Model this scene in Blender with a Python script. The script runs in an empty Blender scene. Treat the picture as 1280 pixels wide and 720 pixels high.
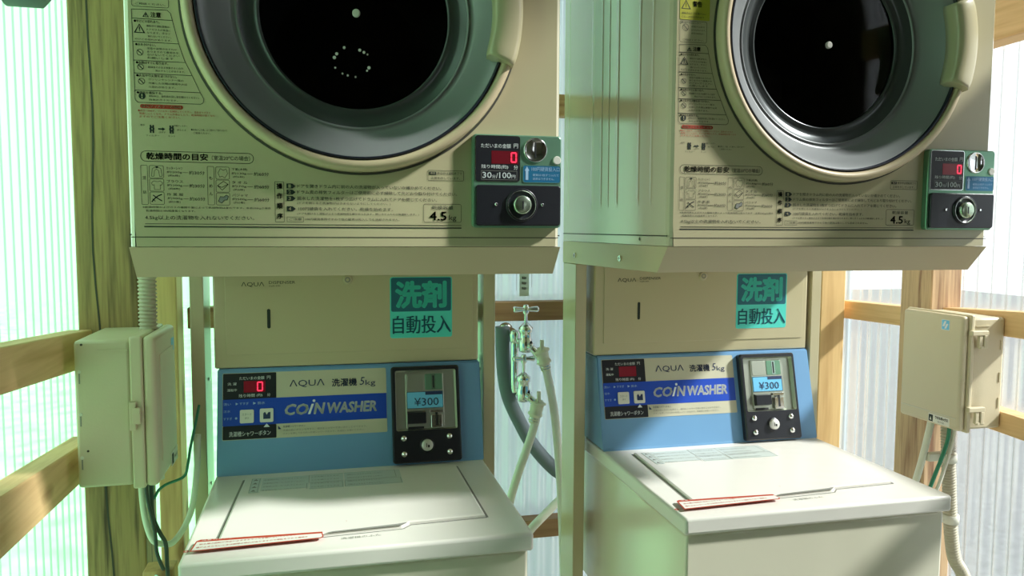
import bpy, bmesh, math, random
from mathutils import Vector, Matrix
SC = bpy.context.scene
COL = SC.collection
random.seed(7)
PI = math.pi

# ---------------------------------------------------------------- camera, world, sun, exposure
YAW, PIT, ROL, FPX = .2355, .0761, .0047, 975.77
CAM = Vector((.2752, -1.2302, .029))
fw = Vector((math.sin(YAW)*math.cos(PIT), math.cos(YAW)*math.cos(PIT), -math.sin(PIT)))
rt = Vector((math.cos(YAW), -math.sin(YAW), 0)); up = rt.cross(fw)
rt2 = rt*math.cos(ROL) + up*math.sin(ROL); up2 = -rt*math.sin(ROL) + up*math.cos(ROL)
cd = bpy.data.cameras.new('camera'); cam = bpy.data.objects.new('camera', cd); COL.objects.link(cam)
cd.sensor_width = 36; cd.lens = FPX*36/1280; cd.clip_start = .02
M = Matrix((rt2, up2, -fw)).transposed().to_4x4(); M.translation = CAM
cam.matrix_world = M
SC.camera = cam

SC.view_settings.view_transform = 'Standard'; SC.view_settings.look = 'None'
SC.view_settings.exposure = 0.14; SC.view_settings.gamma = 1; SC.view_settings.use_curve_mapping = False
SC.cycles.max_bounces = 10; SC.cycles.diffuse_bounces = 5; SC.cycles.transparent_max_bounces = 12
SC.cycles.use_denoising = True; SC.cycles.sample_clamp_indirect = 6

W = bpy.data.worlds.new('sky'); SC.world = W; W.use_nodes = True
SKY = 1.6
W.node_tree.nodes['Background'].inputs[0].default_value = (.94, .98, 1.0, 1)
W.node_tree.nodes['Background'].inputs[1].default_value = SKY

sd = bpy.data.lights.new('sun', 'SUN'); sun = bpy.data.objects.new('sun', sd); COL.objects.link(sun)
sd.energy = 12.5; sd.angle = math.radians(4.5); sd.color = (1, .98, .93)
sun.rotation_euler = Vector((-.745, .274, -.603)).to_track_quat('-Z', 'Y').to_euler()

# ---------------------------------------------------------------- materials
MATS = {}
def mat(name, col, rough=.5, metal=0., spec=.5, coat=0., bump=0., bscale=40, var=0., emit=None, estr=0):
    m = bpy.data.materials.new(name); m.use_nodes = True
    nt = m.node_tree; b = nt.nodes['Principled BSDF']
    b.inputs['Base Color'].default_value = (*col, 1); b.inputs['Roughness'].default_value = rough
    b.inputs['Metallic'].default_value = metal; b.inputs['Specular IOR Level'].default_value = spec
    b.inputs['Coat Weight'].default_value = coat; b.inputs['Coat Roughness'].default_value = .12
    if emit:
        b.inputs['Emission Color'].default_value = (*emit, 1); b.inputs['Emission Strength'].default_value = estr
    if bump or var:
        tc = nt.nodes.new('ShaderNodeTexCoord'); n = nt.nodes.new('ShaderNodeTexNoise')
        n.inputs['Scale'].default_value = bscale; n.inputs['Detail'].default_value = 4
        nt.links.new(tc.outputs['Object'], n.inputs['Vector'])
        if bump:
            bp = nt.nodes.new('ShaderNodeBump'); bp.inputs['Strength'].default_value = bump; bp.inputs['Distance'].default_value = .002
            nt.links.new(n.outputs['Fac'], bp.inputs['Height']); nt.links.new(bp.outputs[0], b.inputs['Normal'])
        if var:
            r = nt.nodes.new('ShaderNodeValToRGB')
            r.color_ramp.elements[0].color = (*[c*(1-var) for c in col], 1); r.color_ramp.elements[1].color = (*[min(1, c*(1+var)) for c in col], 1)
            r.color_ramp.elements[0].position = .3; r.color_ramp.elements[1].position = .7
            nt.links.new(n.outputs['Fac'], r.inputs['Fac']); nt.links.new(r.outputs[0], b.inputs['Base Color'])
    MATS[name] = m
    return m

def wood(name, light, dark, axis, seed=0., scale=1., rough=.65, knots=False):
    """sawn timber; the grain runs along the given object axis"""
    m = bpy.data.materials.new(name); m.use_nodes = True
    nt = m.node_tree; b = nt.nodes['Principled BSDF']; b.inputs['Roughness'].default_value = rough
    L = nt.links.new
    tc = nt.nodes.new('ShaderNodeTexCoord'); mp = nt.nodes.new('ShaderNodeMapping')
    s = [22*scale]*3; s['xyz'.index(axis)] = 1.3*scale
    mp.inputs['Scale'].default_value = s; mp.inputs['Location'].default_value = (seed, seed*1.7, seed*.6)
    L(tc.outputs['Object'], mp.inputs['Vector'])
    n = nt.nodes.new('ShaderNodeTexNoise'); n.inputs['Scale'].default_value = 1.; n.inputs['Detail'].default_value = 3; n.inputs['Distortion'].default_value = .4
    L(mp.outputs[0], n.inputs['Vector'])
    mu = nt.nodes.new('ShaderNodeMath'); mu.operation = 'MULTIPLY'; mu.inputs[1].default_value = 9
    L(n.outputs['Fac'], mu.inputs[0])
    sn = nt.nodes.new('ShaderNodeMath'); sn.operation = 'SINE'; L(mu.outputs[0], sn.inputs[0])
    mr = nt.nodes.new('ShaderNodeMapRange'); mr.inputs[1].default_value = -1; mr.inputs[2].default_value = 1
    L(sn.outputs[0], mr.inputs[0])
    n2 = nt.nodes.new('ShaderNodeTexNoise'); n2.inputs['Scale'].default_value = 5; n2.inputs['Detail'].default_value = 6
    L(mp.outputs[0], n2.inputs['Vector'])
    ad = nt.nodes.new('ShaderNodeMath'); ad.operation = 'MULTIPLY_ADD'; ad.inputs[1].default_value = .55
    L(n2.outputs['Fac'], ad.inputs[0]); 
    hf = nt.nodes.new('ShaderNodeMath'); hf.operation = 'MULTIPLY'; hf.inputs[1].default_value = .55; L(mr.outputs[0], hf.inputs[0])
    L(hf.outputs[0], ad.inputs[2])
    r = nt.nodes.new('ShaderNodeValToRGB'); r.color_ramp.elements[0].position = .25; r.color_ramp.elements[1].position = .72
    r.color_ramp.elements[0].color = (*light, 1); r.color_ramp.elements[1].color = (*dark, 1)
    L(ad.outputs[0], r.inputs['Fac'])
    out = r.outputs[0]
    if knots:
        mp2 = nt.nodes.new('ShaderNodeMapping'); s2 = [9, 9, 9]; s2['xyz'.index(axis)] = 4.2
        mp2.inputs['Scale'].default_value = s2; mp2.inputs['Location'].default_value = (seed+.3, seed, .15)
        L(tc.outputs['Object'], mp2.inputs['Vector'])
        v = nt.nodes.new('ShaderNodeTexVoronoi'); v.inputs['Scale'].default_value = 1
        L(mp2.outputs[0], v.inputs['Vector'])
        r2 = nt.nodes.new('ShaderNodeValToRGB'); r2.color_ramp.elements[0].position = .10; r2.color_ramp.elements[1].position = .2
        r2.color_ramp.elements[0].color = (.45, .36, .28, 1); r2.color_ramp.elements[1].color = (1, 1, 1, 1)
        L(v.outputs['Distance'], r2.inputs['Fac'])
        mx = nt.nodes.new('ShaderNodeMix'); mx.data_type = 'RGBA'; mx.blend_type = 'MULTIPLY'; mx.inputs[0].default_value = 1
        L(out, mx.inputs[6]); L(r2.outputs[0], mx.inputs[7]); out = mx.outputs[2]
    L(out, b.inputs['Base Color'])
    bp = nt.nodes.new('ShaderNodeBump'); bp.inputs['Strength'].default_value = .25; bp.inputs['Distance'].default_value = .002
    L(ad.outputs[0], bp.inputs['Height']); L(bp.outputs[0], b.inputs['Normal'])
    MATS[name] = m
    return m

def sheet_mat(name, tint, ftrans, ftransl, rough=.25, transl=None, slant=.3, dk=.75):
    """corrugated clear plastic: part see-through, part milky, a little gloss"""
    m = bpy.data.materials.new(name); m.use_nodes = True
    nt = m.node_tree; nt.nodes.clear(); L = nt.links.new
    o = nt.nodes.new('ShaderNodeOutputMaterial')
    t = nt.nodes.new('ShaderNodeBsdfTransparent'); t.inputs[0].default_value = (*tint, 1)
    tl = nt.nodes.new('ShaderNodeBsdfTranslucent'); tl.inputs[0].default_value = (*(transl or tint), 1)
    g = nt.nodes.new('ShaderNodeBsdfGlossy'); g.inputs[0].default_value = (.9, .95, .95, 1); g.inputs['Roughness'].default_value = rough
    df = nt.nodes.new('ShaderNodeBsdfDiffuse'); df.inputs[0].default_value = (*[dk*c for c in tint], 1)
    m1 = nt.nodes.new('ShaderNodeMixShader'); m1.inputs[0].default_value = ftransl/(ftrans+ftransl); L(t.outputs[0], m1.inputs[1]); L(tl.outputs[0], m1.inputs[2])
    m2 = nt.nodes.new('ShaderNodeMixShader'); m2.inputs[0].default_value = .5; L(g.outputs[0], m2.inputs[1]); L(df.outputs[0], m2.inputs[2])
    m3 = nt.nodes.new('ShaderNodeMixShader'); m3.inputs[0].default_value = 1-(ftrans+ftransl); L(m1.outputs[0], m3.inputs[1]); L(m2.outputs[0], m3.inputs[2])
    lw = nt.nodes.new('ShaderNodeLayerWeight'); lw.inputs[0].default_value = .5          # a longer way through the plastic at a slant
    mm = nt.nodes.new('ShaderNodeMapRange'); mm.inputs[1].default_value = .15; mm.inputs[2].default_value = .85
    mm.inputs[3].default_value = 1-(ftrans+ftransl); mm.inputs[4].default_value = min(1, 1-(ftrans+ftransl)+slant)
    L(lw.outputs['Facing'], mm.inputs[0]); L(mm.outputs[0], m3.inputs[0])
    L(m3.outputs[0], o.inputs[0])
    MATS[name] = m
    return m

mat('cream_paint', (.55, .49, .305), .28, coat=.35)
mat('beige_paint', (.58, .47, .30), .38)
mat('side_paint', (.62, .58, .44), .16, coat=.6)
mat('white_enamel', (.72, .69, .54), .22, coat=.4)
mat('white_plastic', (.78, .75, .68), .3)
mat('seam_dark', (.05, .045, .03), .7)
mat('blue_panel', (.17, .36, .60), .35)
mat('print_green', (.012, .022, .016), .7)
mat('print_red', (.45, .05, .02), .6)
mat('print_navy', (.012, .03, .10), .6)
mat('print_grey', (.25, .25, .22), .7)
mat('print_white', (.78, .82, .82), .6)
mat('print_pale_blue', (.38, .55, .78), .6)
mat('label_black', (.012, .013, .018), .35)
mat('label_cream', (.56, .54, .40), .5)
mat('label_blue', (.008, .065, .50), .4)
mat('label_sky', (.16, .54, .84), .45)
mat('label_teal', (.012, .13, .18), .45)
mat('label_aqua', (.09, .70, .60), .45)
mat('label_white', (.75, .74, .66), .5)
mat('label_pale', (.58, .64, .60), .4)
mat('lock_silver', (.72, .72, .66), .35, metal=.5)
mat('label_yellow', (.48, .45, .03), .5)
mat('label_slot_blue', (.01, .15, .30), .4)
mat('led_window', (.06, .004, .008), .25, emit=(.5, .02, .04), estr=.12)
mat('led_digit', (.3, .01, .02), .3, emit=(1, .03, .08), estr=1.6)
mat('black_plastic', (.014, .015, .02), .3, bump=.05, bscale=400)
mat('dark_recess', (.01, .01, .012), .6)
mat('satin_steel', (.52, .55, .46), .33, metal=.85)
mat('green_steel', (.19, .37, .25), .3, metal=.55)
mat('chrome', (.82, .84, .84), .12, metal=1)
mat('lock_brass', (.45, .55, .42), .25, metal=.9)
mat('bowl_grey', (.27, .28, .28), .38, metal=.15, coat=.3)
mat('bowl_ridge', (.09, .1, .1), .25, metal=.3)
mat('gasket', (.015, .018, .03), .3)
mat('drum_metal', (.03, .033, .035), .45, metal=.6)
mat('reflection_pale', (.9, .9, .85), .3)  # pale colour of the painted reflection dots on the dryer glass
mat('box_plastic', (.62, .55, .38), .42, bump=.08, bscale=300)
mat('pvc_grey', (.66, .65, .55), .45)
mat('conduit_ivory', (.46, .42, .31), .5)
mat('hose_plastic', (.78, .76, .66), .35)
mat('connector_ivory', (.80, .76, .60), .4)
mat('insulation', (.15, .185, .205), .6, bump=.3, bscale=60)
mat('wire_green', (.03, .22, .12), .4)
mat('wire_black', (.03, .045, .035), .4)
mat('wire_white', (.72, .75, .62), .4)
mat('concrete', (.45, .43, .37), .85, bump=.3, bscale=30, var=.12)
mat('roof_board', (.13, .12, .10), .8, var=.15, bscale=8)
mat('gravel', (.10, .105, .11), .9, var=.3, bscale=30)
mat('grass', (.36, .62, .36), .9, var=.35, bscale=6)
mat('leaf', (.10, .36, .09), .8, var=.4, bscale=9)
mat('sticker_green', (.25, .75, .35), .35, coat=.5)
wood('wood_pale', (.62, .40, .19), (.42, .22, .085), 'x', 1.3)
wood('wood_pale_y', (.78, .52, .26), (.52, .29, .11), 'y', 4.1, knots=True)
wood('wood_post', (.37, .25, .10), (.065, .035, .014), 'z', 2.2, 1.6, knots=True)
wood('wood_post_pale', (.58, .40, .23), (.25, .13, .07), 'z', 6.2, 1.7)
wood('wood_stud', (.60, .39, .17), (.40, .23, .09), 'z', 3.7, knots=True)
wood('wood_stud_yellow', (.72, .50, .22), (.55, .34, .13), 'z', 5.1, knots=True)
wood('wood_brown', (.34, .19, .085), (.20, .09, .035), 'x', 5.5)
wood('wood_wall', (.16, .13, .09), (.09, .07, .045), 'z', 8.)
sheet_mat('sheet_green', (.76, 1.0, .84), .46, .46, transl=(.38, 1.0, .52))
sheet_mat('sheet_left', (.80, 1.0, .86), .50, .48, transl=(.52, 1.0, .65), slant=.08)
sheet_mat('sheet_clear', (.78, .90, 1.0), .08, .28)
sheet_mat('sheet_grey', (.90, .95, .98), .60, .07, slant=.55, dk=.5)

def glass_mat():
    m = bpy.data.materials.new('smoked_glass'); m.use_nodes = True
    nt = m.node_tree; nt.nodes.clear(); L = nt.links.new
    o = nt.nodes.new('ShaderNodeOutputMaterial')
    t = nt.nodes.new('ShaderNodeBsdfTransparent'); t.inputs[0].default_value = (.30, .34, .38, 1)
    g = nt.nodes.new('ShaderNodeBsdfGlossy'); g.inputs['Roughness'].default_value = .06
    f = nt.nodes.new('ShaderNodeFresnel'); f.inputs[0].default_value = 1.35
    x = nt.nodes.new('ShaderNodeMixShader'); L(f.outputs[0], x.inputs[0]); L(t.outputs[0], x.inputs[1]); L(g.outputs[0], x.inputs[2])
    L(x.outputs[0], o.inputs[0]); MATS['smoked_glass'] = m
glass_mat()

# ---------------------------------------------------------------- mesh helpers
class Plane:
    """a flat frame: u to the right, v up, d outward"""
    def __init__(s, O, U=(1, 0, 0), V=(0, 0, 1)):
        s.O, s.U, s.V = Vector(O), Vector(U).normalized(), Vector(V).normalized(); s.N = s.U.cross(s.V)
    def p(s, u, v, d=0.): return s.O + s.U*u + s.V*v + s.N*d

class MB:
    def __init__(s): s.bm = bmesh.new(); s.mats = []
    def mi(s, m):
        if m not in s.mats: s.mats.append(m)
        return s.mats.index(m)
    def face(s, vs, m, smooth=False):
        try:
            f = s.bm.faces.new(vs); f.material_index = s.mi(m); f.smooth = smooth; return f
        except ValueError: return None
    def loft(s, loops, m, smooth=False, closed=True, cap0=False, cap1=False):
        R = [[s.bm.verts.new(p) for p in lp] for lp in loops]
        n = len(R[0])
        for a, b in zip(R, R[1:]):
            for i in range(n if closed else n-1):
                j = (i+1) % n
                s.face((a[i], a[j], b[j], b[i]), m, smooth)
        if cap0: s.face(R[0][::-1], m)
        if cap1: s.face(R[-1], m)
        return R
    def box(s, lo, hi, m, bev=0., seg=2):
        lo, hi = Vector(lo), Vector(hi)
        r = bmesh.ops.create_cube(s.bm, size=1)
        vs = r['verts']; c = (lo+hi)/2; d = hi-lo
        for v in vs: v.co = Vector((v.co.x*d.x, v.co.y*d.y, v.co.z*d.z)) + c
        fs = {f for v in vs for f in v.link_faces}; i = s.mi(m)
        for f in fs: f.material_index = i
        if bev:
            es = {e for v in vs for e in v.link_edges}
            q = bmesh.ops.bevel(s.bm, geom=list(es), offset=bev, segments=seg, profile=.5, affect='EDGES')
            for f in q['faces']: f.material_index = i; f.smooth = True
    def rrpts(s, P, u0, v0, u1, v1, r, d, n=5):
        r = max(min(r, (u1-u0)/2-1e-5, (v1-v0)/2-1e-5), 0)
        if r <= 0: return [P.p(u0, v0, d), P.p(u1, v0, d), P.p(u1, v1, d), P.p(u0, v1, d)]
        out = []
        for cx, cy, a0 in ((u1-r, v0+r, -PI/2), (u1-r, v1-r, 0), (u0+r, v1-r, PI/2), (u0+r, v0+r, PI)):
            for k in range(n+1):
                a = a0 + PI/2*k/n; out.append(P.p(cx+r*math.cos(a), cy+r*math.sin(a), d))
        return out
    def plate(s, P, u0, v0, u1, v1, m, d0=0., d1=.0005, r=0., bev=0.):
        """rounded plate from offset d0 out to d1"""
        ls = [s.rrpts(P, u0, v0, u1, v1, r, d0)]
        if bev:
            ls += [s.rrpts(P, u0, v0, u1, v1, r, d1-bev), s.rrpts(P, u0+bev*.35, v0+bev*.35, u1-bev*.35, v1-bev*.35, max(r-bev*.35, 1e-4), d1-bev*.3),
                   s.rrpts(P, u0+bev, v0+bev, u1-bev, v1-bev, max(r-bev, 1e-4), d1)]
        else: ls.append(s.rrpts(P, u0, v0, u1, v1, r, d1))
        s.loft(ls, m, cap1=True, cap0=d0 != 0 or bev > 0)
    def frame(s, P, u0, v0, u1, v1, t, m, d=.0006, r=0.):
        """thin printed outline"""
        a = s.rrpts(P, u0, v0, u1, v1, r, d); b = s.rrpts(P, u0+t, v0+t, u1-t, v1-t, max(r-t, 1e-4) if r else 0, d)
        s.loft([a, b], m)
    def poly(s, P, pts, m, d0=.0006, d1=None):
        if d1 is None: s.face([s.bm.verts.new(P.p(u, v, d0)) for u, v in pts], m)
        else: s.loft([[P.p(u, v, d0) for u, v in pts], [P.p(u, v, d1) for u, v in pts]], m, cap0=True, cap1=True)
    def lathe(s, P, u, v, prof, m, seg=64, cap0=False, cap1=False, smooth=True):
        s.loft([[P.p(u+r*math.cos(2*PI*k/seg), v+r*math.sin(2*PI*k/seg), d) for k in range(seg)] for r, d in prof], m, smooth, cap0=cap0, cap1=cap1)
    def disc(s, P, u, v, r, d0, d1, m, seg=32, bev=0):
        pr = [(r, d0), (r, d1-bev), (r-bev, d1)] if bev else [(r, d0), (r, d1)]
        s.lathe(P, u, v, pr, m, seg, cap0=d0 != 0, cap1=True, smooth=False)
    def ring(s, P, u, v, r0, r1, m, d=.0006, seg=32):
        s.lathe(P, u, v, [(r1, d), (r0, d)], m, seg, smooth=False)
    def tube(s, pts, r, m, seg=12, sub=8, ribs=None, caps=True):
        P = [Vector(p) for p in pts]
        if len(P) > 2 and sub > 1:
            Q = []
            E = [2*P[0]-P[1]] + P + [2*P[-1]-P[-2]]
            for i in range(1, len(E)-2):
                a, b, c, d = E[i-1:i+3]
                for k in range(sub):
                    t = k/sub
                    Q.append(.5*((2*b) + (c-a)*t + (2*a-5*b+4*c-d)*t*t + (3*b-a-3*c+d)*t**3))
            Q.append(P[-1]); P = Q
        if ribs:
            pitch, depth = ribs; Q = []; L = [0.]
            for a, b in zip(P, P[1:]): L.append(L[-1]+(b-a).length)
            n = max(4, int(L[-1]/pitch)*4); j = 0
            for k in range(n+1):
                t = L[-1]*k/n
                while j < len(L)-2 and L[j+1] < t: j += 1
                q = (t-L[j])/max(L[j+1]-L[j], 1e-9); Q.append((P[j].lerp(P[j+1], q), r if k % 4 in (0, 1) else r-depth))
        else: Q = [(p, r) for p in P]
        loops = []; nrm = None
        for i, (p, rr) in enumerate(Q):
            t = (Q[min(i+1, len(Q)-1)][0]-Q[max(i-1, 0)][0]).normalized()
            if nrm is None: nrm = t.orthogonal().normalized()
            nrm = (nrm - t*nrm.dot(t)).normalized(); bn = t.cross(nrm)
            loops.append([p + (nrm*math.cos(2*PI*k/seg)+bn*math.sin(2*PI*k/seg))*rr for k in range(seg)])
        s.loft(loops, m, True, cap0=caps, cap1=caps)
    def prism(s, pts2, x0, x1, m, axis='x'):
        f = (lambda a, b, c: (c, a, b)) if axis == 'x' else (lambda a, b, c: (a, c, b)) if axis == 'y' else (lambda a, b, c: (a, b, c))
        s.loft([[Vector(f(a, b, x0)) for a, b in pts2], [Vector(f(a, b, x1)) for a, b in pts2]], m, cap0=True, cap1=True)
    def texts(s, P, rows, m, d=.0007, bold=0., shear=0.):
        """rows: (string, u, v, width, height): the string fills that box"""
        made = []
        for st, u, v, w, h in rows:
            c = bpy.data.curves.new('t', 'FONT'); c.body = st; c.size = 1; c.resolution_u = 2; c.shear = shear; c.fill_mode = 'FRONT'
            o = bpy.data.objects.new('t', c); COL.objects.link(o); made.append((o, c, u, v, w, h))
        bpy.context.view_layer.update(); dg = bpy.context.evaluated_depsgraph_get()
        for o, c, u, v, w, h in made:
            e = o.evaluated_get(dg); me = e.to_mesh()
            if len(me.vertices):
                xs = [q.co.x for q in me.vertices]; ys = [q.co.y for q in me.vertices]
                x0, x1, y0, y1 = min(xs), max(xs), min(ys), max(ys)
                sx = w/max(x1-x0, 1e-6); sy = h/max(y1-y0, 1e-6)
                rb = bold*h*1.15                 # heavier strokes: the same glyphs laid again, slightly shifted
                sh = [(0, 0)] if bold < .011 else [(-rb, 0), (rb, 0)] if bold < .015 else [(rb*math.cos(PI/4*k), rb*math.sin(PI/4*k)) for k in range(8)]
                for du, dv in sh:
                    vs = [s.bm.verts.new(P.p(u+du+(q.co.x-x0)*sx, v+dv+(q.co.y-y0)*sy, d)) for q in me.vertices]
                    for f in me.polygons: s.face([vs[i] for i in f.vertices], m)
            e.to_mesh_clear()
            bpy.data.objects.remove(o); bpy.data.curves.remove(c)
    def build(s, name, parent=None, recalc=True):
        if recalc: bmesh.ops.recalc_face_normals(s.bm, faces=s.bm.faces[:])
        me = bpy.data.meshes.new(name); s.bm.to_mesh(me); s.bm.free()
        for m in s.mats: me.materials.append(MATS[m])
        o = bpy.data.objects.new(name, me); COL.objects.link(o)
        if parent: o.parent = parent
        return o

def thing(name, label, cat, loc=(0, 0, 0), group=None):
    o = bpy.data.objects.new(name, None); COL.objects.link(o); o.location = loc; o.empty_display_size = .05
    return tag(o, label, cat, group)
def tag(o, label, cat, group=None):
    o['label'] = label; o['category'] = cat
    if group: o['group'] = group
    return o
def struct(o):
    o['kind'] = 'structure'; return o
def dup(o, parent=None, skip=()):
    c = o.copy(); COL.objects.link(c)
    if parent: c.parent = parent
    for ch in list(o.children):
        if ch.name.split('.')[0] not in skip: dup(ch, c, skip)
    return c

# ---------------------------------------------------------------- the shed
FZ = -1.35; CZ = 1.45
XL, XR, YB, YF = -.235, 1.92, .955, -2.7
b = MB(); b.box((XL-.3, YF-.1, FZ-.1), (XR+.3, YB+.3, FZ), 'concrete'); struct(b.build('floor'))
b = MB(); b.box((XL-.35, YF-.3, CZ), (XR+.01, YB+.35, CZ+.04), 'roof_board'); struct(b.build('ceiling'))  # unseen roof, its height chosen to cut the sun on the left dryer

def corrugated(name, a, bb, m, out, pitch=.032, amp=.0045, z0=FZ, z1=CZ):
    """sheet standing from point a to point bb (plan view), waves running up and down"""
    a, bb = Vector((*a, 0)), Vector((*bb, 0)); L = (bb-a).length; n = int(L/pitch*8)
    o = Vector((*out, 0)); q = MB(); lo = []; hi = []
    for k in range(n+1):
        p = a.lerp(bb, k/n) + o*amp*math.sin(2*PI*(L*k/n)/pitch)
        lo.append(p+Vector((0, 0, z0))); hi.append(p+Vector((0, 0, z1)))
    q.loft([lo, hi], m, True, closed=False)
    return struct(q.build(name, recalc=False))
corrugated('wall_left', (XL, -.72), (XL, YB), 'sheet_left', (1, 0), pitch=.038)
corrugated('wall_right', (XR, -.65), (XR, YB), 'sheet_grey', (-1, 0), pitch=.045, amp=.0075)
corrugated('wall_back', (.60, YB), (XR, YB), 'sheet_clear', (0, -1), pitch=.045, amp=.007)
corrugated('wall_back_left', (XL, YB+.001), (.64, YB+.001), 'sheet_green', (0, -1), pitch=.04, amp=.006)
b = MB(); b.box((XL-.05, YF, FZ), (XL, -.72, CZ), 'wood_wall'); struct(b.build('wall_left_front'))  # unseen board walls, added here and below to keep the dryer fronts dim
b = MB(); b.box((XR, YF, FZ), (XR+.03, -.65, CZ), 'wood_wall'); struct(b.build('wall_right_front'))
b = MB(); b.box((XL-.05, YF-.05, FZ), (1.65, YF, CZ), 'wood_wall'); b.box((1.65, YF-.05, .65), (XR+.05, YF, CZ), 'wood_wall'); struct(b.build('wall_front'))

# timber frame: planks, posts, studs
def plank_y(name, x0, x1, pts, m):          # runs along y, pts = (y, zlow, zhigh) at each end
    q = MB(); (ya, la, ha), (yb, lb, hb) = pts
    q.loft([[Vector((x0, ya, la)), Vector((x1, ya, la)), Vector((x1, ya, ha)), Vector((x0, ya, ha))],
            [Vector((x0, yb, lb)), Vector((x1, yb, lb)), Vector((x1, yb, hb)), Vector((x0, yb, hb))]], m, cap0=True, cap1=True)
    bmesh.ops.bevel(q.bm, geom=q.bm.edges[:], offset=.002, segments=1, affect='EDGES')
    return struct(q.build(name))
plank_y('beam_left_upper', XL+.006, -.185, ((-.9, -.145, -.0815), (.495, -.2520, -.1790)), 'wood_pale_y')
plank_y('beam_left_lower', XL+.006, -.185, ((-.9, -.425, -.295), (.495, -.4655, -.3970)), 'wood_pale_y')
plank_y('beam_left_top', XL+.006, -.185, ((-.9, .60, .66), (.495, .60, .66)), 'wood_pale_y')
plank_y('beam_right_upper', 1.86, XR-.010, ((-.62, -.214, -.115), (.50, -.226, -.174)), 'wood_pale_y')
plank_y('beam_right_far', 1.86, XR-.010, ((.60, -.2395, -.1850), (.93, -.2480, -.1930)), 'wood_pale_y')
plank_y('beam_right_lower', 1.86, XR-.010, ((-.62, -.50, -.445), (.50, -.450, -.400)), 'wood_pale_y')
plank_y('beam_right_top', 1.845, XR-.008, ((-.62, .50, .62), (.72, .478, .60)), 'wood_pale_y')
def plank_x(name, x0, x1, y0, y1, z0, z1, m):
    q = MB(); q.box((x0, y0, z0), (x1, y1, z1), m, .002, 1); return struct(q.build(name))
plank_x('beam_back_upper', -.07, 1.747, .90, .948, -.232, -.178, 'wood_brown')
plank_x('beam_back_lower', -.07, XR-.02, .90, .948, -.869, -.816, 'wood_brown')
plank_x('beam_back_top', -.07, XR-.02, .90, .948, .345, .405, 'wood_pale')
def post(name, x0, x1, y0, y1, m, z0=FZ, z1=CZ, split=None):
    q = MB(); q.box((x0, y0, z0), (x1, y1, z1), m, .004, 2)
    if split:                                # the long drying crack down the face
        u, w = split; P = Plane((0, y0, 0)); n = 40
        pts = [(u+.004*math.sin(k*.9)+.006*math.sin(k*.23), z0+(z1-z0)*k/n) for k in range(n+1)]
        for (ua, va), (ub, vb) in zip(pts, pts[1:]): q.poly(P, [(ua-w, va), (ua+w, va), (ub+w, vb), (ub-w, vb)], 'seam_dark', .0008)
    return struct(q.build(name))
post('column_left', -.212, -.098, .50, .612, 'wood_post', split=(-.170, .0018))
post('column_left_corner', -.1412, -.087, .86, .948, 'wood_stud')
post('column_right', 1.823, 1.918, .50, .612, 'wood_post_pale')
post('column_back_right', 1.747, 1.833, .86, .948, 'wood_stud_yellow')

# outdoors, seen dimly through the sheets
b = MB(); b.box((-14, -14, FZ-.25), (.6, 16, FZ-.12), 'grass'); struct(b.build('ground'))  # invented ground split: bright lawn, dark gravel, to shape light through the sheets
b = MB(); b.box((.6, -14, FZ-.25), (16, 16, FZ-.13), 'gravel'); struct(b.build('ground_gravel'))

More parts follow.
